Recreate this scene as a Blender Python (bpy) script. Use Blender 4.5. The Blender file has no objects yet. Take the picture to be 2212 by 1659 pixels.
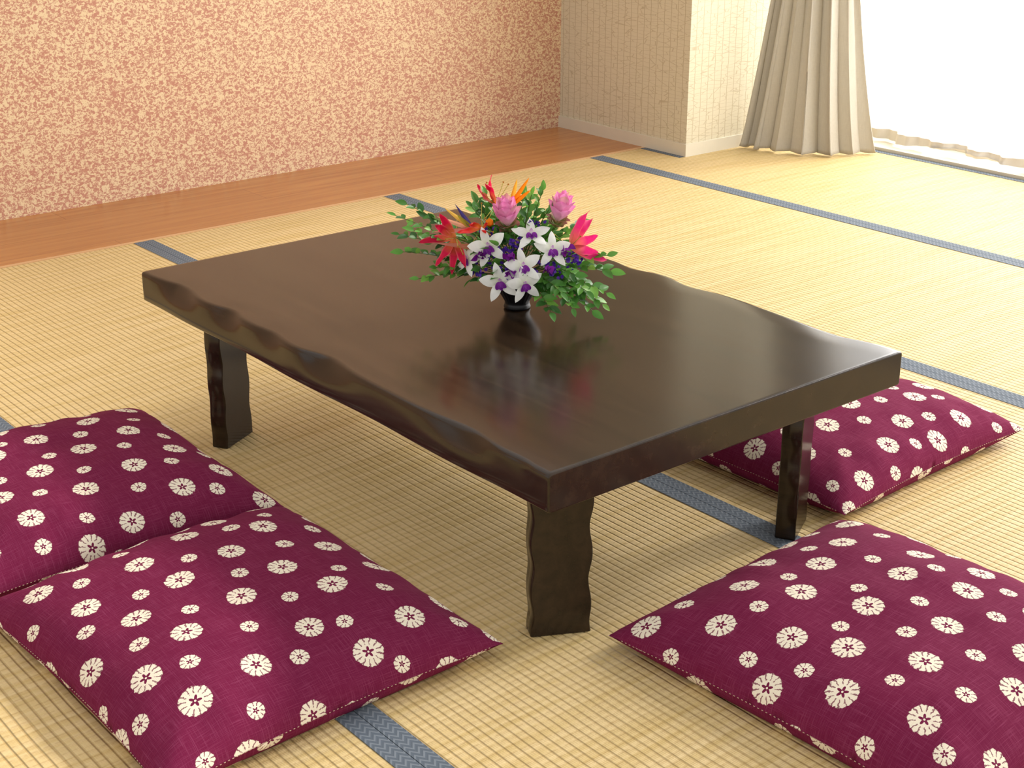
import bpy, bmesh, math, random
from mathutils import Vector, Matrix, noise
random.seed(7)
scene=bpy.context.scene
scene.view_settings.view_transform='Standard'
scene.view_settings.look='None'

# ------------------------------------------------------------ helpers
def lin(r,g,b):
    def f(c):
        c/=255.0
        return c/12.92 if c<=0.04045 else ((c+0.055)/1.055)**2.4
    return (f(r),f(g),f(b),1.0)

class NT:
    def __init__(s,name):
        s.m=bpy.data.materials.new(name); s.m.use_nodes=True
        s.t=s.m.node_tree; s.b=s.t.nodes['Principled BSDF']; s.out=s.t.nodes['Material Output']
    def n(s,typ,**kw):
        nd=s.t.nodes.new(typ)
        for k,v in kw.items(): setattr(nd,k,v)
        return nd
    def l(s,a,b): s.t.links.new(a,b)
    def val(s,sock,v):
        if isinstance(v,(int,float,tuple,list)): sock.default_value=v
        else: s.l(v,sock)
    def math(s,op,a,b=None,c=None,clamp=False):
        nd=s.n('ShaderNodeMath',operation=op); nd.use_clamp=clamp
        s.val(nd.inputs[0],a)
        if b is not None: s.val(nd.inputs[1],b)
        if c is not None: s.val(nd.inputs[2],c)
        return nd.outputs[0]
    def mix(s,fac,a,b,mode='MIX'):
        nd=s.n('ShaderNodeMix',data_type='RGBA',blend_type=mode)
        s.val(nd.inputs[0],fac); s.val(nd.inputs[6],a); s.val(nd.inputs[7],b)
        return nd.outputs[2]
    def smooth(s,v,a,b):
        nd=s.n('ShaderNodeMapRange',interpolation_type='SMOOTHSTEP')
        s.val(nd.inputs[0],v); nd.inputs[1].default_value=a; nd.inputs[2].default_value=b
        return nd.outputs[0]
    def noise(s,vec,scale,detail=2,rough=.5,dist=0):
        nd=s.n('ShaderNodeTexNoise'); s.l(vec,nd.inputs['Vector'])
        nd.inputs['Scale'].default_value=scale; nd.inputs['Detail'].default_value=detail
        nd.inputs['Roughness'].default_value=rough; nd.inputs['Distortion'].default_value=dist
        return nd.outputs[0]
    def coord(s,kind='Object'):
        return s.n('ShaderNodeTexCoord').outputs[kind]
    def scalev(s,vec,sc,rot=(0,0,0)):
        nd=s.n('ShaderNodeMapping'); s.l(vec,nd.inputs[0]); nd.inputs[3].default_value=sc; nd.inputs[2].default_value=rot
        return nd.outputs[0]
    def sep(s,vec):
        nd=s.n('ShaderNodeSeparateXYZ'); s.l(vec,nd.inputs[0]); return nd.outputs
    def bump(s,h,strength=.5,dist=.001):
        nd=s.n('ShaderNodeBump'); nd.inputs['Strength'].default_value=strength; nd.inputs['Distance'].default_value=dist
        s.l(h,nd.inputs['Height']); s.l(nd.outputs[0],s.b.inputs['Normal'])
    def base(s,c): s.val(s.b.inputs['Base Color'],c)
    def rough(s,c): s.val(s.b.inputs['Roughness'],c)
    def spec(s,c): s.val(s.b.inputs['Specular IOR Level'],c)

def mkobj(name,bm,mats,parent=None,smooth=False,loc=None):
    me=bpy.data.meshes.new(name); bm.normal_update(); bm.to_mesh(me); bm.free()
    for m in mats: me.materials.append(m)
    if smooth:
        for p in me.polygons: p.use_smooth=True
    ob=bpy.data.objects.new(name,me); scene.collection.objects.link(ob)
    if parent: ob.parent=parent
    if loc: ob.location=loc
    return ob
def box(bm,x0,x1,y0,y1,z0,z1,mi=0):
    v=[bm.verts.new(p) for p in [(x0,y0,z0),(x1,y0,z0),(x1,y1,z0),(x0,y1,z0),(x0,y0,z1),(x1,y0,z1),(x1,y1,z1),(x0,y1,z1)]]
    fs=[(0,3,2,1),(4,5,6,7),(0,1,5,4),(1,2,6,5),(2,3,7,6),(3,0,4,7)]
    for f in fs:
        fc=bm.faces.new([v[i] for i in f]); fc.material_index=mi
def boxobj(name,dims,mat,parent=None):
    bm=bmesh.new(); box(bm,*dims)
    return mkobj(name,bm,[mat],parent)
def empty(name,loc=(0,0,0)):
    e=bpy.data.objects.new(name,None); e.location=loc; e.empty_display_size=.1; scene.collection.objects.link(e); return e

# ------------------------------------------------------------ materials
def mat_tatami():
    t=NT('tatami_rush'); v=t.coord(); x,y,z=t.sep(v)[:3]
    P=.0150
    wob=t.math('MULTIPLY_ADD',t.noise(t.scalev(v,(3,5,1)),1,2),.006,x)
    cx=t.math('DIVIDE',wob,P)
    rib=t.math('ABSOLUTE',t.math('SINE',t.math('MULTIPLY',cx,math.pi)))
    wy=t.math('MULTIPLY_ADD',t.noise(t.scalev(v,(7,4,1)),1,2),.010,y)
    cy=t.math('MULTIPLY',wy,2*math.pi/.0150)
    strand=t.math('MULTIPLY_ADD',t.math('SINE',cy),.5,.5)
    fine=t.math('MULTIPLY_ADD',t.math('SINE',t.math('MULTIPLY',wy,2*math.pi/.0030)),.5,.5)
    groove=t.smooth(rib,0.0,.62)
    n1=t.noise(t.scalev(v,(18,420,1)),1,2)
    n2=t.noise(v,2.2,3)
    n3=t.noise(t.scalev(v,(3,60,1)),1,2)
    brk=t.smooth(t.noise(t.scalev(v,(90,25,1)),1,2),.35,.65)
    c=t.mix(n2,lin(229,203,152),lin(221,195,140))
    c=t.mix(t.smooth(n3,.35,.75),c,lin(211,183,122))
    c=t.mix(t.math('MULTIPLY',t.smooth(n1,.5,.8),.40),c,lin(190,156,96))
    c=t.mix(t.math('MULTIPLY',fine,.12),c,lin(176,144,86))
    c=t.mix(t.math('MULTIPLY',t.math('SUBTRACT',1.0,groove),.46),c,lin(158,124,68))
    c=t.mix(t.math('MULTIPLY',t.math('MULTIPLY',t.smooth(strand,.30,0.0),brk),.34),c,lin(164,130,76))
    t.base(c); t.rough(.58); t.spec(.3)
    h=t.math('ADD',t.math('MULTIPLY',groove,.85),t.math('ADD',t.math('MULTIPLY',strand,.35),t.math('MULTIPLY',fine,.14)))
    t.bump(h,.95,.0022)
    return t.m
def mat_heri():
    t=NT('heri_cloth'); v=t.coord(); x,y,z=t.sep(v)[:3]
    ax=t.math('PINGPONG',x,.0075)
    u=t.math('MULTIPLY',t.math('ADD',y,t.math('MULTIPLY',ax,1.4)),1/.012)
    s=t.math('MULTIPLY_ADD',t.math('SINE',t.math('MULTIPLY',u,2*math.pi)),.5,.5)
    s2=t.smooth(s,.55,.85)
    n=t.noise(v,900,1)
    c=t.mix(s2,lin(96,105,115),lin(126,134,142))
    c=t.mix(t.math('MULTIPLY',n,.3),c,lin(72,81,91))
    t.base(c); t.rough(.75); t.spec(.2); t.bump(s,.5,.0006)
    return t.m
def mat_wood_table():
    t=NT('dark_lacquered_wood'); v=t.coord()
    g=t.noise(t.scalev(v,(40,2.0,40)),1,4,.6,.3)
    g2=t.noise(t.scalev(v,(220,8,220)),1,2,.6)
    c=t.mix(t.smooth(g,.3,.75),lin(35,25,16),lin(51,37,25))
    c=t.mix(t.math('MULTIPLY',t.smooth(g2,.5,.75),.3),c,lin(26,18,12))
    t.base(c); t.rough(t.math('MULTIPLY_ADD',g2,.04,.16)); t.spec(.38)
    t.bump(g2,.03,.0002)
    return t.m
def mat_wallpaper_pink():
    t=NT('terracotta_fleck_wallpaper'); v=t.coord()
    n=t.noise(t.scalev(v,(82,82,108)),1,3,.62,.9)
    n2=t.noise(t.scalev(v,(240,240,280)),1,2,.6,.5)
    big=t.noise(v,5,3)
    s=t.math('ADD',t.math('MULTIPLY',n,.68),t.math('MULTIPLY',n2,.32))
    s=t.math('MULTIPLY_ADD',big,.06,t.math('SUBTRACT',s,.03))
    f=t.smooth(s,.445,.56)
    c=t.mix(f,lin(192,134,112),lin(230,206,166))
    t.base(c); t.rough(.5); t.spec(.3); t.bump(f,.2,.0008)
    return t.m
def mat_wallpaper_beige():
    t=NT('beige_crackle_wallpaper'); v=t.coord(); x,y,z=t.sep(v)[:3]
    h=t.math('ADD',x,y)
    w=t.noise(t.scalev(v,(8,8,60)),1,2)
    hx=t.math('MULTIPLY_ADD',w,.006,h)
    p=t.math('PINGPONG',hx,.0170)
    line=t.smooth(p,.0026,.0)
    vo=t.n('ShaderNodeTexVoronoi',feature='DISTANCE_TO_EDGE'); t.l(t.scalev(v,(14,14,75)),vo.inputs['Vector']); vo.inputs['Scale'].default_value=1
    cr=t.smooth(vo.outputs[0],.05,0.0)
    f=t.math('MAXIMUM',t.math('MULTIPLY',line,.8),t.math('MULTIPLY',cr,.6))
    c=t.mix(f,lin(212,203,178),lin(172,156,124))
    t.base(c); t.rough(.6); t.spec(.2); t.bump(f,-.4,.001)
    return t.m
def mat_board():
    t=NT('polished_floorboard'); v=t.coord(); x,y,z=t.sep(v)[:3]
    g=t.noise(t.scalev(v,(2.2,38,1)),1,4,.6,.6)
    row=t.math('FLOOR',t.math('DIVIDE',y,.158))
    tone=t.n('ShaderNodeTexWhiteNoise',noise_dimensions='2D')
    cb=t.n('ShaderNodeCombineXYZ'); t.l(row,cb.inputs[0])
    colx=t.math('FLOOR',t.math('DIVIDE',t.math('MULTIPLY_ADD',row,.61,x),1.82)); t.l(colx,cb.inputs[1])
    t.l(cb.outputs[0],tone.inputs[0])
    c=t.mix(t.smooth(g,.3,.75),lin(192,132,74),lin(166,108,58))
    c=t.mix(t.math('MULTIPLY',tone.outputs[0],.35),c,lin(170,114,64))
    sy=t.math('PINGPONG',y,.079); seam=t.smooth(sy,.0018,.0)
    fx=t.math('PINGPONG',t.math('MULTIPLY_ADD',row,.61,x),.91); seamx=t.smooth(fx,.0018,0.)
    sm=t.math('MAXIMUM',seam,seamx)
    c=t.mix(t.math('MULTIPLY',sm,.6),c,lin(96,58,30))
    t.base(c); t.rough(.25); t.spec(.4); t.bump(sm,-.3,.001)
    return t.m
def mat_plain(name,col,rough=.5,spec=.4,bumpsc=None,metal=0):
    t=NT(name); v=t.coord(); n=t.noise(v,bumpsc or 40,3)
    c=t.mix(t.math('MULTIPLY',n,.18),col,tuple([q*.75 for q in col[:3]])+(1,))
    t.base(c); t.rough(rough); t.spec(spec); t.b.inputs['Metallic'].default_value=metal
    if bumpsc: t.bump(n,.2,.0005)
    return t.m
def mat_zabuton():
    t=NT('shibori_cotton'); 
    uv=t.n('ShaderNodeUVMap'); uv.uv_map='cloth'; U=uv.outputs[0]
    SC=1/.074
    w=t.scalev(U,(SC,SC,1),(0,0,math.radians(24)))
    vo=t.n('ShaderNodeTexVoronoi',voronoi_dimensions='2D',feature='F1'); t.l(w,vo.inputs['Vector']); vo.inputs['Scale'].default_value=1; vo.inputs['Randomness'].default_value=.38
    pos=vo.outputs['Position']; colr=vo.outputs['Color']
    sub=t.n('ShaderNodeVectorMath',operation='SUBTRACT'); t.l(w,sub.inputs[0]); t.l(pos,sub.inputs[1])
    dx,dy,_=t.sep(sub.outputs[0])[:3]
    d=t.math('SQRT',t.math('ADD',t.math('MULTIPLY',dx,dx),t.math('MULTIPLY',dy,dy)))
    px,py,_=t.sep(pos)[:3]
    chk=t.math('MODULO',t.math('ABSOLUTE',t.math('ADD',t.math('FLOOR',px),t.math('FLOOR',py))),2.0)
    big=t.math('GREATER_THAN',chk,.5)
    sc=t.n('ShaderNodeSeparateColor'); rr=sc.outputs[0]; t.l(colr,sc.inputs[0])
    R=t.math('MULTIPLY_ADD',big,.115,t.math('MULTIPLY_ADD',sc.outputs[1],.03,.170))
    ang=t.math('ARCTAN2',dy,dx)
    ph=t.math('MULTIPLY',rr,6.28)
    n1=t.noise(U,170,2); n2=t.noise(U,420,1)
    q=t.math('DIVIDE',d,R)
    qn=t.math('ADD',q,t.math('MULTIPLY_ADD',n1,.36,-.18))
    disk=t.smooth(qn,1.0,.94)
    k=t.math('MULTIPLY_ADD',big,1.5,5.0)
    sl=t.math('ABSOLUTE',t.math('SINE',t.math('ADD',t.math('MULTIPLY',ang,k),t.math('MULTIPLY_ADD',n1,2.2,ph))))
    wd=t.math('MULTIPLY_ADD',n2,1.0,-.15)
    slit=t.math('MULTIPLY',t.math('LESS_THAN',sl,wd),t.math('GREATER_THAN',q,.50))
    slit=t.math('MULTIPLY',slit,.85)
    star=t.math('MULTIPLY_ADD',t.math('SINE',t.math('MULTIPLY_ADD',ang,5.0,ph)),.12,.27)
    inner=t.math('MULTIPLY',t.math('LESS_THAN',q,star),t.math('GREATER_THAN',q,.07))
    mask=t.math('MULTIPLY',disk,t.math('MULTIPLY',t.math('SUBTRACT',1.,slit),t.math('SUBTRACT',1.,inner)))
    s1=t.noise(t.scalev(U,(25,900,1)),1,2,.6); s2=t.noise(t.scalev(U,(900,25,1)),1,2,.6)
    sl2=t.math('MAXIMUM',t.smooth(s1,.48,.76),t.smooth(s2,.48,.76))
    c=t.mix(t.math('MULTIPLY',sl2,.60),lin(112,28,62),lin(152,72,104))
    c=t.mix(t.math('MULTIPLY',t.noise(U,14,2),.3),c,lin(96,22,54))
    cw=t.mix(t.math('MULTIPLY',sl2,.4),lin(240,229,206),lin(220,198,174))
    c=t.mix(mask,c,cw)
    t.base(c); t.rough(.9); t.spec(.08)
    t.bump(t.math('ADD',s1,s2),.5,.0008)
    return t.m
def mat_curtain():
    t=NT('linen_curtain'); v=t.coord()
    s1=t.noise(t.scalev(v,(500,500,25)),1,2); s2=t.noise(t.scalev(v,(60,60,700)),1,2)
    c=t.mix(s1,lin(208,202,188),lin(186,179,164)); c=t.mix(t.math('MULTIPLY',s2,.4),c,lin(220,214,202))
    t.base(c); t.rough(.9); t.spec(.1); t.bump(t.math('ADD',s1,s2),.2,.0006)
    tr=t.n('ShaderNodeBsdfTranslucent'); t.l(c,tr.inputs[0])
    mx=t.n('ShaderNodeMixShader'); mx.inputs[0].default_value=.25
    t.l(t.b.outputs[0],mx.inputs[1]); t.l(tr.outputs[0],mx.inputs[2]); t.l(mx.outputs[0],t.out.inputs[0])
    return t.m
def mat_sheer():
    t=NT('sheer_voile'); v=t.coord()
    t.base((.93,.93,.92,1)); t.rough(.8); t.spec(.1)
    tr=t.n('ShaderNodeBsdfTranslucent'); tr.inputs[0].default_value=(.95,.95,.94,1)
    tp=t.n('ShaderNodeBsdfTransparent')
    n=t.noise(t.scalev(v,(8,300,8)),1,2)
    m1=t.n('ShaderNodeMixShader'); m1.inputs[0].default_value=.65
    t.l(t.b.outputs[0],m1.inputs[1]); t.l(tr.outputs[0],m1.inputs[2])
    m2=t.n('ShaderNodeMixShader'); t.l(t.math('MULTIPLY_ADD',n,.12,.38),m2.inputs[0])
    t.l(m1.outputs[0],m2.inputs[1]); t.l(tp.outputs[0],m2.inputs[2]); t.l(m2.outputs[0],t.out.inputs[0])
    return t.m
def mat_vcol(name,rough=.5,transl=.25,spec=.3):
    t=NT(name); a=t.n('ShaderNodeAttribute'); a.attribute_name='Col'
    v=t.coord(); n=t.noise(v,120,1)
    hs=t.n('ShaderNodeHueSaturation'); t.l(a.outputs[0],hs.inputs['Color']); t.l(t.math('MULTIPLY_ADD',n,.2,.90),hs.inputs['Value'])
    c=hs.outputs[0]
    t.base(c); t.rough(rough); t.spec(spec)
    if transl:
        tr=t.n('ShaderNodeBsdfTranslucent'); t.l(c,tr.inputs[0])
        mx=t.n('ShaderNodeMixShader'); mx.inputs[0].default_value=transl
        t.l(t.b.outputs[0],mx.inputs[1]); t.l(tr.outputs[0],mx.inputs[2]); t.l(mx.outputs[0],t.out.inputs[0])
    return t.m

M_tat=mat_tatami(); M_heri=mat_heri(); M_tab=mat_wood_table(); M_pink=mat_wallpaper_pink(); M_beige=mat_wallpaper_beige()
M_board=mat_board(); M_zab=mat_zabuton(); M_curt=mat_curtain(); M_sheer=mat_sheer()
M_trim=mat_plain('cream_trim',lin(218,210,190),.5); M_strip=mat_plain('pale_wood_strip',lin(214,170,122),.4)
M_sub=mat_plain('subfloor',lin(150,130,100),.8); M_alu=mat_plain('window_frame_paint',lin(205,206,204),.4)
M_plaster=mat_plain('white_plaster',lin(232,226,212),.7,.2,60)
M_hem=mat_plain('sheer_hem_cloth',lin(214,206,192),.9,.05)
M_thread=mat_plain('cream_thread',lin(200,170,150),.8,.1)
M_bowl=mat_plain('black_ceramic',lin(18,17,20),.3,.5); M_balc=mat_plain('balcony_concrete',lin(225,225,222),.8)

# ------------------------------------------------------------ room shell
boxobj('floor',(-1.8,4.6,-1.4,4.42,-.10,-.045),M_sub)
YB=3.905; YW=4.38; XC=3.825; YC=3.69; XW=4.62
def tatami(x0,x1,y0,y1,hl=True,hr=True):
    bm=bmesh.new(); g=.0006
    box(bm,x0+g,x1-g,y0+g,y1-g,-.045,0.0,0)
    if hl: box(bm,x0+g,x0+.030,y0+g,y1-g,-.044,.0012,1)
    if hr: box(bm,x1-.030,x1-g,y0+g,y1-g,-.044,.0012,1)
    return mkobj('tatami_mat',bm,[M_tat,M_heri])
HX=[-.80,.06,.94,1.80,2.675,3.572]
ROWS=[-1.22,.49,2.20,YB-.016]
for i in range(5):
    for j in range(3):
        tatami(HX[i],HX[i+1],ROWS[j],ROWS[j+1])
tatami(3.572,4.445,-1.22,.49); tatami(3.572,4.445,.49,2.20); tatami(3.572,4.445,2.20,3.688)
tatami(3.572,3.823,3.690,YB-.016)
bm=bmesh.new(); box(bm,-1.8,3.822,YB,YW,-.045,0.001); mkobj('floor_board_edge',bm,[M_board])
boxobj('trim_1',(-1.8,3.822,YB-.0155,YB-.0005,-.045,.0015),M_strip)
boxobj('wall_back',(-1.8,XW+.2,YW,YW+.12,-.10,2.5),M_pink)
boxobj('wall_column',(XC,XW+.2,YC,YW,-.10,2.5),M_beige)
bm=bmesh.new(); box(bm,XC-.008,XC,YC-.008,YW,0,.045); box(bm,XC,XW,YC-.008,YC,0,.045); mkobj('baseboard_column',bm,[M_trim])
bm=bmesh.new(); box(bm,XW,XW+.15,-1.4,YC,2.25,2.5); box(bm,XW,XW+.15,-1.4,-1.0,-.1,2.25); mkobj('wall_window',bm,[M_plaster])
boxobj('trim_2',(4.447,XW,-1.4,YC,-.045,.012),M_trim)
win=empty('window_1')
bm=bmesh.new()
box(bm,XW+.0,XW+.12,-1.0,YC,.0,.05)
box(bm,XW+.0,XW+.12,-1.0,YC,2.19,2.25)
for y in (-1.0,.55,2.1,YC-.05): box(bm,XW+.03,XW+.08,y,y+.05,.05,2.19)
box(bm,XW+.03,XW+.08,-1.0,YC,.05,.11)
mkobj('frame',bm,[M_alu],win)
boxobj('balcony_floor',(XW+.15,XW+1.6,-2.0,5,-.15,-.05),M_balc)

# ------------------------------------------------------------ table
TX0,TX1,TY0,TY1,TH,TT=1.188,1.960,1.375,2.590,.333,.060
table=empty('low_wooden_table',(0,0,0))
def wave(s,seed):
    env=min(1,max(0,(s-.03)/.07))*min(1,max(0,(.97-s)/.07))
    ph=s*5.6+seed+.35*math.sin(s*9+seed*2)
    a=.5-.5*math.cos(ph*2*math.pi)
    a=a**1.2
    amp=.011+.005*math.sin(s*17+seed)
    return env*(a*amp+.003)
bm=bmesh.new()
N=150; rings=[]
for i in range(N+1):
    s=i/N; y=TY0+(TY1-TY0)*s
    def prof(w):
        return [(w+.05,0),(w+.010,0),(w+.004,.0006),(w+.001,.0026),(w*.86,.006),(w*.62,.012),(w*.38,.019),(w*.15,.028),(w*.03,.036),(0,.043),(0,.056),(.003,.060)]
    wl=wave(s,.2); wr=wave(s,.67)
    ol=.002*math.sin(s*19+1)*min(1,s*8,(1-s)*8); orr=.005*math.sin(s*15+2)*min(1,s*8,(1-s)*8)
    ring=[]
    for a,b in prof(wl): ring.append((TX0+a+ol,y,TH-b))
    for a,b in reversed(prof(wr)): ring.append((TX1-a+orr,y,TH-b))
    rings.append([bm.verts.new(p) for p in ring])
for i in range(N):
    a,b=rings[i],rings[i+1]; n=len(a)
    for k in range(n):
        k2=(k+1)%n
        f=bm.faces.new([a[k],a[k2],b[k2],b[k]]); f.smooth=True
bm.faces.new(rings[0][::-1]); bm.faces.new(rings[-1])
bmesh.ops.recalc_face_normals(bm,faces=bm.faces)
top=mkobj('table_top',bm,[M_tab],table)
m=top.modifiers.new('bev','BEVEL'); m.width=.0028; m.segments=3; m.limit_method='ANGLE'; m.angle_limit=math.radians(50); m.harden_normals=False
def leg(name,cx,cy,ang,seed):
    bm=bmesh.new(); H=TH-TT+.0; N=60; rings=[]
    hl,ht=.047,.0175
    for i in range(N+1):
        s=i/N; z=H*s
        w1=.0050*(.5-.5*math.cos((s*3.4+seed)*2*math.pi))**1.2*min(1,s*10,(1-s)*10)
        w2=.0050*(.5-.5*math.cos((s*3.1+seed+.4)*2*math.pi))**1.2*min(1,s*10,(1-s)*10)
        b=.002
        L=hl*(1.0+.03*s)
        pts=[(-L+b+w1*.9,-ht),(L-b-w2*.9,-ht),(L-w2*.8,-ht+b+w2*1.2),(L-w2*.5,ht-b),(L-b-w2*.5,ht),(-L+b+w1*.5,ht),(-L+w1*.5,ht-b),(-L+w1*.8,-ht+b+w1*1.2)]
        rings.append([bm.verts.new((p[0],p[1],z)) for p in pts])
    for i in range(N):
        a,b2=rings[i],rings[i+1]
        for k in range(8):
            k2=(k+1)%8; f=bm.faces.new([a[k],a[k2],b2[k2],b2[k]]); f.smooth=(k in(1,2,3,5,6,7))
    bm.faces.new(rings[0][::-1]); bm.faces.new(rings[-1])
    bmesh.ops.recalc_face_normals(bm,faces=bm.faces)
    o=mkobj(name,bm,[M_tab],table,loc=(cx,cy,0.0015)); o.rotation_euler=(0,0,math.radians(ang))
    return o
CX,CY=(TX0+TX1)/2,(TY0+TY1)/2
leg('leg_1',CX-.268,CY-.497,-28,.1)
leg('leg_2',CX-.290,CY+.465,28,.35)
leg('leg_3',CX+.268,CY-.497,28,.6)
leg('leg_4',CX+.285,CY+.48,-28,.8)

# ------------------------------------------------------------ zabuton
def zabuton(cx,cy,W,D,rot,seed,T=.080,corner_lift=.012):
    bm=bmesh.new(); N=72; uvl=bm.loops.layers.uv.new('cloth')
    rnd=random.Random(seed); off=Vector((rnd.uniform(-50,50),rnd.uniform(-50,50),0))
    hw,hd=W/2,D/2
    def F(u): return max(0,1-abs(u)**3.1)**.56
    def pos(u,v,side):
        x=hw*u*(1-.055*(1-v*v)*abs(u)**3); y=hd*v*(1-.055*(1-u*u)*abs(v)**3)
        f=F(u)*F(v); e=(u*v)**4
        zs=.026-.006*e+corner_lift*e*.5
        nz=noise.noise(Vector((u*1.6,v*1.6,0))+off)*.012*f+noise.noise(Vector((u*4,v*4,3))+off)*.005*f
        r=max(abs(u),abs(v)); ed=max(0,(r-.5)/.5)
        tpar=(v if abs(u)>abs(v) else u)
        nz+=.0030*math.sin(tpar*21+off.x+3*noise.noise(Vector((tpar*2,5,1))+off))*ed*(1-r**8)*(.3+abs(noise.noise(Vector((tpar*3,r,7))+off))*2)
        dg=abs(abs(u)-abs(v)); c=min(abs(u),abs(v))
        nz+=.008*math.exp(-(dg/.10)**2)*max(0,(c-.5)/.5)*(1-c**6)
        if side>0: z=zs+T*f+nz
        else: z=zs*(1-min(1,f*2.6)) +0.0008
        return (x,y,z+.0012)
    par=[]
    for i in range(N+1):
        t=-1+2*i/N; par.append(math.sin(t*math.pi/2)*.6+t*.4)
    def arc(axis):
        c=[0]; 
        for i in range(N):
            a=Vector(pos(par[i],0,1) if axis==0 else pos(0,par[i],1)); b=Vector(pos(par[i+1],0,1) if axis==0 else pos(0,par[i+1],1))
            c.append(c[-1]+(a-b).length)
        m=c[-1]/2; return [q-m for q in c]
    ax,ay=arc(0),arc(1)
    so=(rnd.uniform(0,3),rnd.uniform(0,3))
    for side in (1,-1):
        g=[[bm.verts.new(pos(par[i],par[j],side)) for j in range(N+1)] for i in range(N+1)]
        for i in range(N):
            for j in range(N):
                vs=[(i,j),(i+1,j),(i+1,j+1),(i,j+1)]
                if side<0: vs=vs[::-1]
                f=bm.faces.new([g[a][b] for a,b in vs]); f.smooth=True
                for lp,(a,b) in zip(f.loops,vs): lp[uvl].uv=(ax[a]+so[0]+(5 if side<0 else 0),ay[b]+so[1])
    # sewn running stitch just above the closing seam
    def stitch(p,q):
        d=(q-p); 
        if d.length<1e-5: return
        d.normalize(); s=d.cross(Vector((0,0,1))).normalized()*.0004; u=Vector((0,0,.0004))
        vs=[bm.verts.new(p+o) for o in (s+u,-s+u,-s-u,s-u)]+[bm.verts.new(q+o) for o in (s+u,-s+u,-s-u,s-u)]
        for fidx in [(0,1,2,3),(7,6,5,4),(0,4,5,1),(1,5,6,2),(2,6,7,3),(3,7,4,0)]:
            f=bm.faces.new([vs[k] for k in fidx]); f.material_index=1
    for axis,sg in ((0,-1),(1,-1),(0,1),(1,1)):
        n=80
        for k in range(n):
            t0=-.93+1.86*k/n; t1=t0+1.86/n*.38
            P=[]
            for t in (t0,t1):
                a=pos(sg*1.0,t,1) if axis==0 else pos(t,sg*1.0,1)
                ov=Vector((sg*.0004,0,0)) if axis==0 else Vector((0,sg*.0004,0))
                P.append(Vector(a)+ov+Vector((0,0,.0004)))
            stitch(*P)
    bmesh.ops.remove_doubles(bm,verts=bm.verts,dist=.00012)
    o=mkobj('zabuton_cushion',bm,[M_zab,M_thread],None,False,(cx,cy,0)); o.rotation_euler=(0,0,math.radians(rot)); return o
zabuton(.905,1.765,.55,.60,1,1)
zabuton(.905,2.355,.55,.56,-1,2)
zabuton(1.620,1.105,.57,.60,3,3,)
zabuton(2.190,1.715,.58,.56,2,4)

# ------------------------------------------------------------ curtain
def curtain_mesh():
    bm=bmesh.new(); NU,NZ=220,70
    top=[(4.20,3.60),(4.22,3.53),(4.25,3.46),(4.32,3.41)]
    bot=[(4.12,3.66),(4.09,3.52),(4.17,3.35),(4.38,3.29)]
    def bez(P,t):
        a=(1-t)**3;b=3*t*(1-t)**2;c=3*t*t*(1-t);d=t**3
        return Vector((a*P[0][0]+b*P[1][0]+c*P[2][0]+d*P[3][0],a*P[0][1]+b*P[1][1]+c*P[2][1]+d*P[3][1]))
    g=[]
    for i in range(NU+1):
        u=i/NU; col=[]
        for j in range(NZ+1):
            z=.004+1.25*(j/NZ)
            k=min(1,z/.85); k=k**.8
            P=[(bot[q][0]*(1-k)+top[q][0]*k,bot[q][1]*(1-k)+top[q][1]*k) for q in range(4)]
            p=bez(P,u); p2=bez(P,min(1,u+.01)); p1=bez(P,max(0,u-.01)); d=(p2-p1).normalized(); nn=Vector((d.y,-d.x))
            uu=u+.010*math.sin(z*4+u*9)
            ph=uu*6.2*2*math.pi+1.6*math.sin(uu*6)
            amp=(.036*(1-k)+.016*k)*(.75+.35*math.sin(uu*11+1))
            o=math.sin(ph)*amp+.003*math.sin(uu*60+z*5)*(.4+.6*k)
            side=math.sin(ph*2+.6)*amp*.35
            q=p+nn*o+d*side
            zz=z
            if j==0: zz=.004+.006*abs(math.sin(ph*.5))
            col.append(bm.verts.new((q.x,min(q.y,3.678),zz)))
        g.append(col)
    for i in range(NU):
        for j in range(NZ): bm.faces.new([g[i][j],g[i+1][j],g[i+1][j+1],g[i][j+1]])
    return bm
curt=empty('window_curtain')
o=mkobj('drape',curtain_mesh(),[M_curt],curt,True)
m=o.modifiers.new('sol','SOLIDIFY'); m.thickness=.003
bm=bmesh.new(); g=[]
for i in range(121):
    u=i/120; col=[]
    for j in range(21):
        k=j/20; z=1.254+.94*k
        x=4.25+.08*u*(1-k)+.12*k+math.sin(u*8*2*math.pi)*.03; y=3.61-(.20+.35*k)*u
        col.append(bm.verts.new((x,min(y,3.67),z)))
    g.append(col)
for i in range(120):
    for j in range(20): bm.faces.new([g[i][j],g[i+1][j],g[i+1][j+1],g[i][j+1]])
o=mkobj('drape_upper',bm,[M_curt],curt,True); m=o.modifiers.new('sol','SOLIDIFY'); m.thickness=.003
bm=bmesh.new(); g=[]; NU=420
for i in range(NU+1):
    y=3.64-4.6*i/NU; col=[]
    for j in range(31):
        z=.020+2.16*(j/30)**1.5
        fl=max(0,1-z/.5)
        x=4.545-.07*fl**2*min(1,max(0,(3.5-y)/.7))+.016*math.sin(y*46+1.5*math.sin(y*5))+.006*math.sin(y*120+z*5)+ .012*fl*math.sin(y*19+z*9)
        zz=z+(.012*(1+math.sin(y*9)) if j==0 else 0)
        col.append(bm.verts.new((x,y,zz)))
    g.append(col)
for i in range(NU):
    for j in range(30):
        f=bm.faces.new([g[i][j],g[i+1][j],g[i+1][j+1],g[i][j+1]]); f.material_index=1 if j<2 else 0
mkobj('sheer_curtain',bm,[M_sheer,M_hem],None,True)
bm=bmesh.new(); box(bm,4.3,4.56,-1.0,3.68,2.225,2.245); mkobj('curtain_rail',bm,[M_alu])

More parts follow.
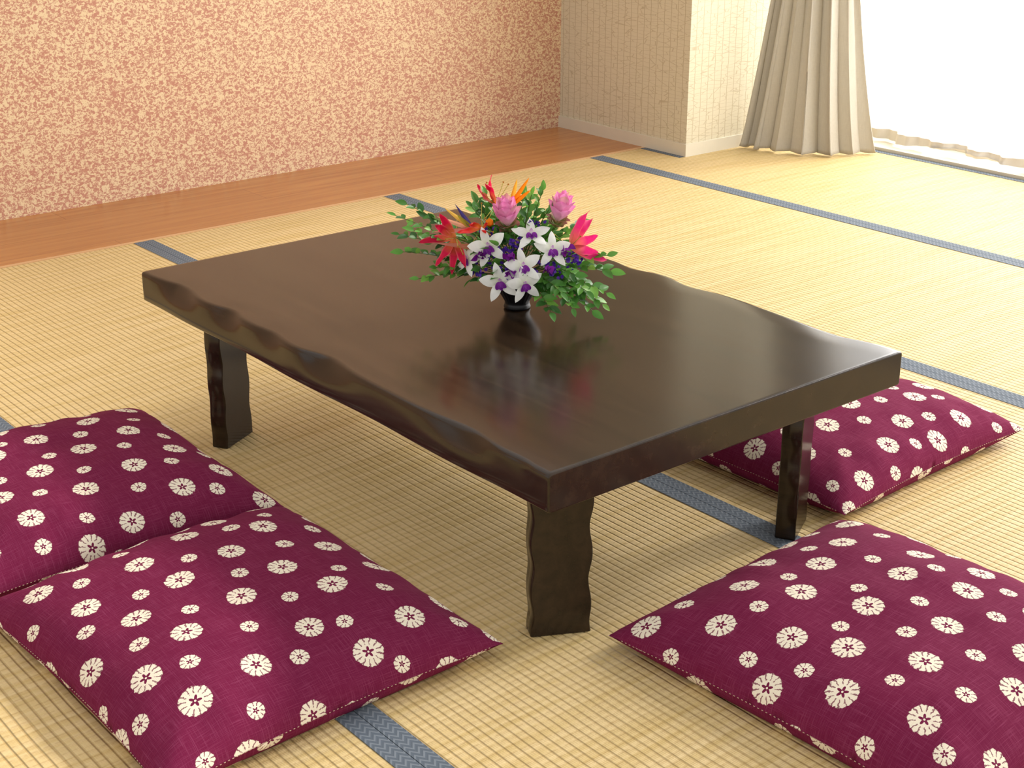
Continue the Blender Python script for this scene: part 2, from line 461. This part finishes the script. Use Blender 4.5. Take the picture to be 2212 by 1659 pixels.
# ------------------------------------------------------------ flowers
V0=Vector((1.612,1.957,TH+.0005))
R=Vector((.774,-.633,0)); T=Vector((-.633,-.774,0)); Z=Vector((0,0,1))
def L(r,z,t): return R*(r/1000)+Z*(z/1000)+T*(t/1000)
arr=empty('flower_arrangement',V0)
class FM:
    def __init__(s): s.bm=bmesh.new(); s.c=s.bm.verts.layers.float_color.new('Col')
    def v(s,p,col):
        v=s.bm.verts.new(p); v[s.c]=col; return v
    def petal(s,base,d,up,Ln,W,curl=0,cup=.15,c0=(1,1,1,1),c1=None,cm=None,a=.8,tip=1.0,wav=0,ns=9,nw=6,edge=None,twist=0):
        c1=c1 or c0; cm=cm or tuple((c0[i]+c1[i])/2 for i in range(4))
        d=d.normalized(); side=d.cross(up)
        if side.length<1e-4: side=d.orthogonal()
        side.normalize(); up=side.cross(d).normalized()
        p=Vector(base); prev=None
        for i in range(ns+1):
            t=i/ns
            w=W/2*max(.03,(math.sin(math.pi*min(1,max(0,t))**a))**tip)
            if i==ns: w=W*.01
            if i==0: w=W*.10
            col=[c0[q]*(1-t*2)+cm[q]*t*2 if t<.5 else cm[q]*(2-2*t)+c1[q]*(2*t-1) for q in range(4)]
            row=[]
            for j in range(nw+1):
                x=-1+2*j/nw
                cc=col
                if edge and abs(x)>.7: cc=[col[q]*.35+edge[q]*.65 for q in range(4)]
                row.append(s.v(p+side*(x*w)+up*(cup*w*(x*x)+wav*W*math.sin(t*14+x*2)*abs(x)),cc))
            if prev:
                for j in range(nw): 
                    f=s.bm.faces.new([prev[j],prev[j+1],row[j+1],row[j]]); f.smooth=True
            prev=row
            m=Matrix.Rotation(curl/ns,3,side); d=m@d; up=m@up
            if twist:
                m=Matrix.Rotation(twist/ns,3,d); side=m@side; up=m@up
            p=p+d*(Ln/ns)
    def tube(s,pts,r,col,r2=None,n=6):
        r2=r if r2 is None else r2; prev=None
        for i,p in enumerate(pts):
            p=Vector(p); a=pts[max(0,i-1)]; b=pts[min(len(pts)-1,i+1)]; d=(Vector(b)-Vector(a)).normalized()
            s1=d.orthogonal().normalized(); s2=d.cross(s1)
            rr=r+(r2-r)*i/(len(pts)-1)
            row=[s.v(p+(s1*math.cos(q*2*math.pi/n)+s2*math.sin(q*2*math.pi/n))*rr,col) for q in range(n)]
            if prev:
                k0=min(range(n),key=lambda k:(row[k].co-prev[0].co).length)
                row=row[k0:]+row[:k0]
                for q in range(n):
                    f=s.bm.faces.new([prev[q],prev[(q+1)%n],row[(q+1)%n],row[q]]); f.smooth=True
            prev=row
    def ball(s,c,r,col):
        m=bmesh.ops.create_icosphere(s.bm,subdivisions=1,radius=r,matrix=Matrix.Translation(c))
        for v in m['verts']: v[s.c]=col
    def done(s,name,mat): return mkobj(name,s.bm,[mat],arr)
def rv(k=1): return Vector((random.uniform(-1,1),random.uniform(-1,1),random.uniform(-1,1)))*k
def quad(a,b,c,n=10):
    return [a*(1-t)**2+b*2*t*(1-t)+c*t*t for t in [i/n for i in range(n+1)]]
bm=bmesh.new(); prof=[(0,.0),(.023,.0),(.0245,.003),(.0225,.008),(.0225,.013),(.027,.022),(.034,.034),(.040,.046),(.043,.055),(.0435,.060),(.042,.061),(.039,.055),(.030,.038),(.018,.026),(0,.023)]
S=96; prev=None
for r,z in prof:
    rr=lambda q:(r+(.0006*math.sin(q*24*2*math.pi/S) if .016<z<.056 else 0))
    row=[bm.verts.new((rr(q)*math.cos(q*2*math.pi/S),rr(q)*math.sin(q*2*math.pi/S),z)) for q in range(S)]
    if prev:
        for q in range(S): bm.faces.new([prev[q],prev[(q+1)%S],row[(q+1)%S],row[q]])
    prev=row
bmesh.ops.remove_doubles(bm,verts=bm.verts,dist=1e-5)
mkobj('vase',bm,[M_bowl],arr,True)

G=[lin(68,120,42),lin(90,146,54),lin(50,94,38),lin(118,168,70),lin(76,128,54)]
fol=FM()
ORG=L(0,55,0)
def spray(tip,bulge=(0,20,0),leaves=12,start=.35,ls=24,lw=.52,bright=0):
    tip=L(*tip); mid=(ORG+tip)/2+L(*bulge); pts=quad(ORG,mid,tip,14)
    fol.tube(pts,.0013,lin(96,120,52),.0007)
    for k in range(leaves):
        t=start+(1-start)*k/(leaves-1); i=min(13,int(t*14)); fr=t*14-i
        p=pts[i].lerp(pts[i+1],min(1,fr)); d=(pts[i+1]-pts[i]).normalized()
        for sgn in ((1,-1) if k<leaves-1 else (0,)):
            sd=d.cross(Z+rv(.5)).normalized()*sgn
            dr=(d*.75+sd*.95+rv(.25)+Z*.15)
            l=ls/1000*random.uniform(.75,1.2)*(1-.2*t)
            c=random.choice(G); c2=[min(1,q*1.3) for q in c]
            if bright: c=c2
            fol.petal(p,dr,Z+rv(.4)+T*.8,l,l*lw,curl=-random.uniform(.1,.6),cup=.25,c0=c,c1=tuple(c2),a=.75,tip=.8,ns=6,nw=4)
for tp in [(-213,172,10),(-208,138,10),(-200,112,30),(-172,72,60),(-140,92,60),(-160,160,-20),(-195,185,-20),(-180,150,30)]: spray(tp,leaves=8,start=.5,ls=25)
for tp in [(163,82,50),(155,52,80),(130,26,100),(58,30,120),(95,34,110),(158,105,30),(120,60,95),(148,35,90),(75,62,110),(100,85,80)]: spray(tp,(0,35,10),leaves=8,start=.45,ls=29,bright=random.random()<.6)
for tp in [(-55,205,0),(25,205,-10),(45,215,0),(-80,180,-20),(90,170,-50),(10,190,-60),(115,150,-20),(-20,170,-80),(60,120,-110),(-80,110,-110),(55,185,20),(-70,195,10)]: spray(tp,leaves=7,start=.5,ls=25)
for k in range(230):
    a=random.uniform(0,2*math.pi); e=random.uniform(-.15,1.3); rr=random.uniform(.045,.088)
    d=Vector((math.cos(a)*math.cos(e),math.sin(a)*math.cos(e),math.sin(e)))
    p=L(5,80,5)+Vector((d.x*rr*1.15,d.y*rr*1.0,d.z*rr))
    c=random.choice(G[:3]+[G[4]]); l=random.uniform(.02,.032)
    fol.petal(p,d+rv(.5),Z+rv(.6),l,l*.5,curl=-.4,cup=.25,c0=c,c1=tuple(min(1,q*1.2) for q in c),a=.75,ns=5,nw=4)
M_leaf=mat_vcol('leaf',.4,.35,.45); M_pet=mat_vcol('petal',.55,.3,.25)
fol.done('foliage',M_leaf)

W1=(.95,.95,.90,1); W2=(.84,.89,.66,1); PU=lin(112,22,140)
orc=FM()
def orchid(pos,face,s=1.0):
    c=L(*pos); face=face.normalized(); ux=face.cross(Z).normalized(); uy=ux.cross(face).normalized()
    orc.tube(quad(ORG,(ORG+c)/2+Z*.01,c-face*.004,6),.0012,lin(90,130,50))
    r0=random.uniform(-.5,.5)
    for k,(an,wd,ln) in enumerate([(90,.36,33),(90+70,.48,34),(90-70,.48,34),(90+142,.36,35),(90-142,.36,35)]):
        an=math.radians(an)+r0; d=ux*math.cos(an)+uy*math.sin(an)+face*.30
        orc.petal(c,d,face,ln/1000*s,ln/1000*s*wd*1.2,curl=-random.uniform(.3,.7),cup=-.12,c0=W2,cm=W1,c1=W1,a=.85,tip=.75,wav=.01)
    for an in (-38,0,38):
        an=math.radians(-90+an)+r0; d=ux*math.cos(an)+uy*math.sin(an)+face*.7
        orc.petal(c+face*.002,d,face,.014*s,.009*s,curl=-.9,cup=.5,c0=lin(150,60,170),c1=PU,a=.8,tip=.6)
    orc.petal(c+face*.002,face+uy*.4,uy,.010*s,.007*s,curl=.9,cup=.6,c0=W1,c1=lin(180,100,190))
for p,f in [((-50,132,68),T+Z*.3-R*.3),((-30,78,98),T*1.1+Z*.1-R*.1),((60,128,74),T+Z*.5+R*.3),((10,106,98),T+Z*.35+R*.1),((-86,104,50),T*.7+Z*.4-R*.7),((24,152,62),T*.6+Z),((12,76,104),T+R*.3)]:
    orchid(p,f,random.uniform(.98,1.12))
orc.done('orchids',M_pet)

cur=FM()
def curcuma(pos,axis,s=1):
    c=L(*pos); axis=axis.normalized(); ux=axis.orthogonal().normalized(); uy=axis.cross(ux)
    cur.tube(quad(ORG,(ORG+c)/2,c-axis*.02,6),.002,lin(96,130,60))
    rows=[(-.022,5,17,.75,15),(-.015,5,20,.65,16),(-.008,5,33,.85,22),(.000,5,35,.62,22),(.004,4,36,.38,20),(.006,3,35,.15,18)]
    for ri,(h,n,ln,spr,wd) in enumerate(rows):
        for k in range(n):
            an=2*math.pi*(k+.5*(ri%2))/n+random.uniform(-.12,.12)
            d=(ux*math.cos(an)+uy*math.sin(an))
            if ri<2: c0,cm,c1=lin(120,150,76),lin(150,130,84),lin(180,96,110)
            else: c0,cm,c1=lin(252,232,240),lin(246,182,218),random.choice([lin(228,116,182),lin(236,140,198),lin(200,146,130)])
            cur.petal(c+axis*h+d*.004,d*spr+axis,-d,ln/1000*s,wd/1000*s,curl=(.15 if ri>1 else -.7),cup=.45,c0=c0,cm=cm,c1=c1,a=.95,tip=.7)
curcuma((-17,170,38),Z+T*.25-R*.1,1.22); curcuma((72,176,28),Z+R*.25+T*.15,1.16)
cur.done('siam_tulips',M_pet)

glo=FM()
RD=lin(214,20,70); YL=lin(244,200,70); MG=lin(236,44,124)
def glor(pos,axis,dirs,col=RD,s=1):
    c=L(*pos)
    glo.tube(quad(ORG,(ORG+c)/2+Z*.02,c,8),.0014,lin(110,140,60))
    mid=tuple(col)
    base=tuple(YL[i]*.55+col[i]*.45 for i in range(4))
    for dr,cl in dirs:
        dr=R*dr[0]+Z*dr[1]+T*dr[2]
        glo.petal(c,dr,axis+rv(.2),.068*s,.0145*s,curl=cl,cup=.35,c0=base,cm=mid,c1=mid,a=.85,tip=.7,wav=.14,ns=18,edge=lin(248,120,130),twist=random.uniform(-.9,.9))
    for k in range(6):
        d=rv(1)+axis*.3; q=quad(c,c+d.normalized()*.02,c+d.normalized()*.042,5)
        glo.tube(q,.0006,lin(200,190,90)); glo.ball(q[-1],.0018,lin(190,130,50))
glor((-108,136,25),T+Z*.4,[((-1,.6,.2),1.2),((-1,.05,.4),-.9),((-.5,-.7,.5),.4),((-.1,-1,.5),.3),((-.6,.9,0),1.0),((.3,-.8,.6),.5)],RD,1.0)
glor((92,122,36),T+Z*.4,[((.7,1.0,0),-1.2),((1,.45,.2),1.0),((1,-.3,.3),-.9),((.35,1,.1),-.9),((.9,.0,.6),.6)],MG,1.10)
glor((-38,190,5),Z+T*.3,[((-.6,.7,.3),1.1),((.0,1,.2),1.0),((-.9,.4,.3),1.0)],RD,.9)
glor((-62,156,30),T+Z*.4,[((-.6,.4,.5),.8),((.5,.2,.8),.8),((-.1,-.2,1),.8),((-.9,-.2,.3),.6)],lin(226,44,40),.75)
glo.done('gloriosa_lilies',M_pet)

sp=FM()
OR=lin(252,146,24); OR2=lin(250,186,66); BL=lin(48,50,120)
def bird(pos,dirs,blue):
    c=L(*pos)
    sp.tube(quad(ORG,(ORG+c)/2,c,6),.0028,lin(120,100,70),.002)
    for d,ln,col in dirs:
        d=R*d[0]+Z*d[1]+T*d[2]; sp.petal(c,d,T,ln/1000,.008,curl=random.uniform(-.2,.2),cup=.9,c0=col,c1=col,a=.6,tip=.6)
    if blue:
        d=R*blue[0]+Z*blue[1]+T*blue[2]; sp.petal(c,d,T,.055,.008,curl=.1,cup=.9,c0=lin(110,90,160),c1=BL,a=.6)
bird((-12,190,10),[((.55,.85,0),60,OR),((.25,1,0),48,OR2),((.8,.65,0),46,OR)],None)
bird((-78,150,15),[((-.95,.75,0),62,lin(238,200,100)),((-1,.35,.1),66,lin(236,180,150)),((-1,-.02,.25),72,lin(228,150,140)),((-.4,.4,.1),40,lin(190,180,70))],(-.75,1.1,0))
sp.petal(L(-40,118,40),-R+Z*.12,T+Z*.4,.11,.010,curl=.05,cup=1.6,c0=lin(130,120,60),cm=lin(206,140,110),c1=lin(214,150,140),a=.6,ns=12)
sp.ball(L(-48,166,34),.008,OR)
sp.done('bird_of_paradise_blooms',M_pet)

st=FM()
for p in [(-14,92,86),(-38,108,70),(34,158,40),(-48,150,45),(98,95,50),(0,134,62),(-66,90,60),(70,90,72),(40,100,78),(104,112,30),(-20,118,70)]:
    c=L(*p); st.tube([ORG,c],.0009,lin(80,110,60))
    for k in range(16):
        q=c+rv(.010); d=(q-c).normalized()+T*.5; col=random.choice([lin(92,52,170),lin(120,70,196),lin(74,36,150)])
        for m in range(3): st.petal(q,d+rv(.6),T+rv(.4),.007,.005,curl=-.3,c0=col,c1=col,ns=3,nw=2)
for p in [(-10,120,88),(52,100,88),(-64,116,70),(84,126,62),(-12,96,96)]:
    c=L(*p)
    for k in range(7):
        st.petal(c+rv(.006),T+rv(.8),rv(1),.018,.012,curl=-.6,cup=.4,c0=lin(150,40,170),c1=lin(100,16,120),ns=6,nw=4)
st.done('statice_blooms',M_pet)

# ------------------------------------------------------------ light
w=bpy.data.worlds.new('daylight'); scene.world=w; w.use_nodes=True
bg=w.node_tree.nodes['Background']; bg.inputs[0].default_value=(1.0,.985,.965,1); bg.inputs[1].default_value=.96
def area(name,loc,rot,sx,sy,en,col=(1,1,1)):
    l=bpy.data.lights.new(name,'AREA'); l.shape='RECTANGLE'; l.size=sx; l.size_y=sy; l.energy=en; l.color=col
    o=bpy.data.objects.new(name,l); o.location=loc; o.rotation_euler=rot; scene.collection.objects.link(o); return o
area('window_daylight',(5.6,1.6,1.35),(0,math.radians(90),0),2.6,4.6,340,(1,.98,.965))
l=bpy.data.lights.new('sun','SUN'); l.energy=3.8; l.angle=math.radians(9); l.color=(1,.95,.90)
o=bpy.data.objects.new('sun',l); scene.collection.objects.link(o)
dv=Vector((-.96,.20,-.66)); o.rotation_euler=dv.to_track_quat('-Z','Y').to_euler(); o.location=(8,-1,5)

# ------------------------------------------------------------ camera
cam=bpy.data.cameras.new('camera'); co=bpy.data.objects.new('camera',cam); scene.collection.objects.link(co)
cam.sensor_width=36; cam.lens=3200/2212*36; cam.clip_start=.05
co.location=(0,0,1.17); co.rotation_euler=(math.radians(90)-math.atan(1243/3200),0,-math.radians(39.27))
scene.camera=co
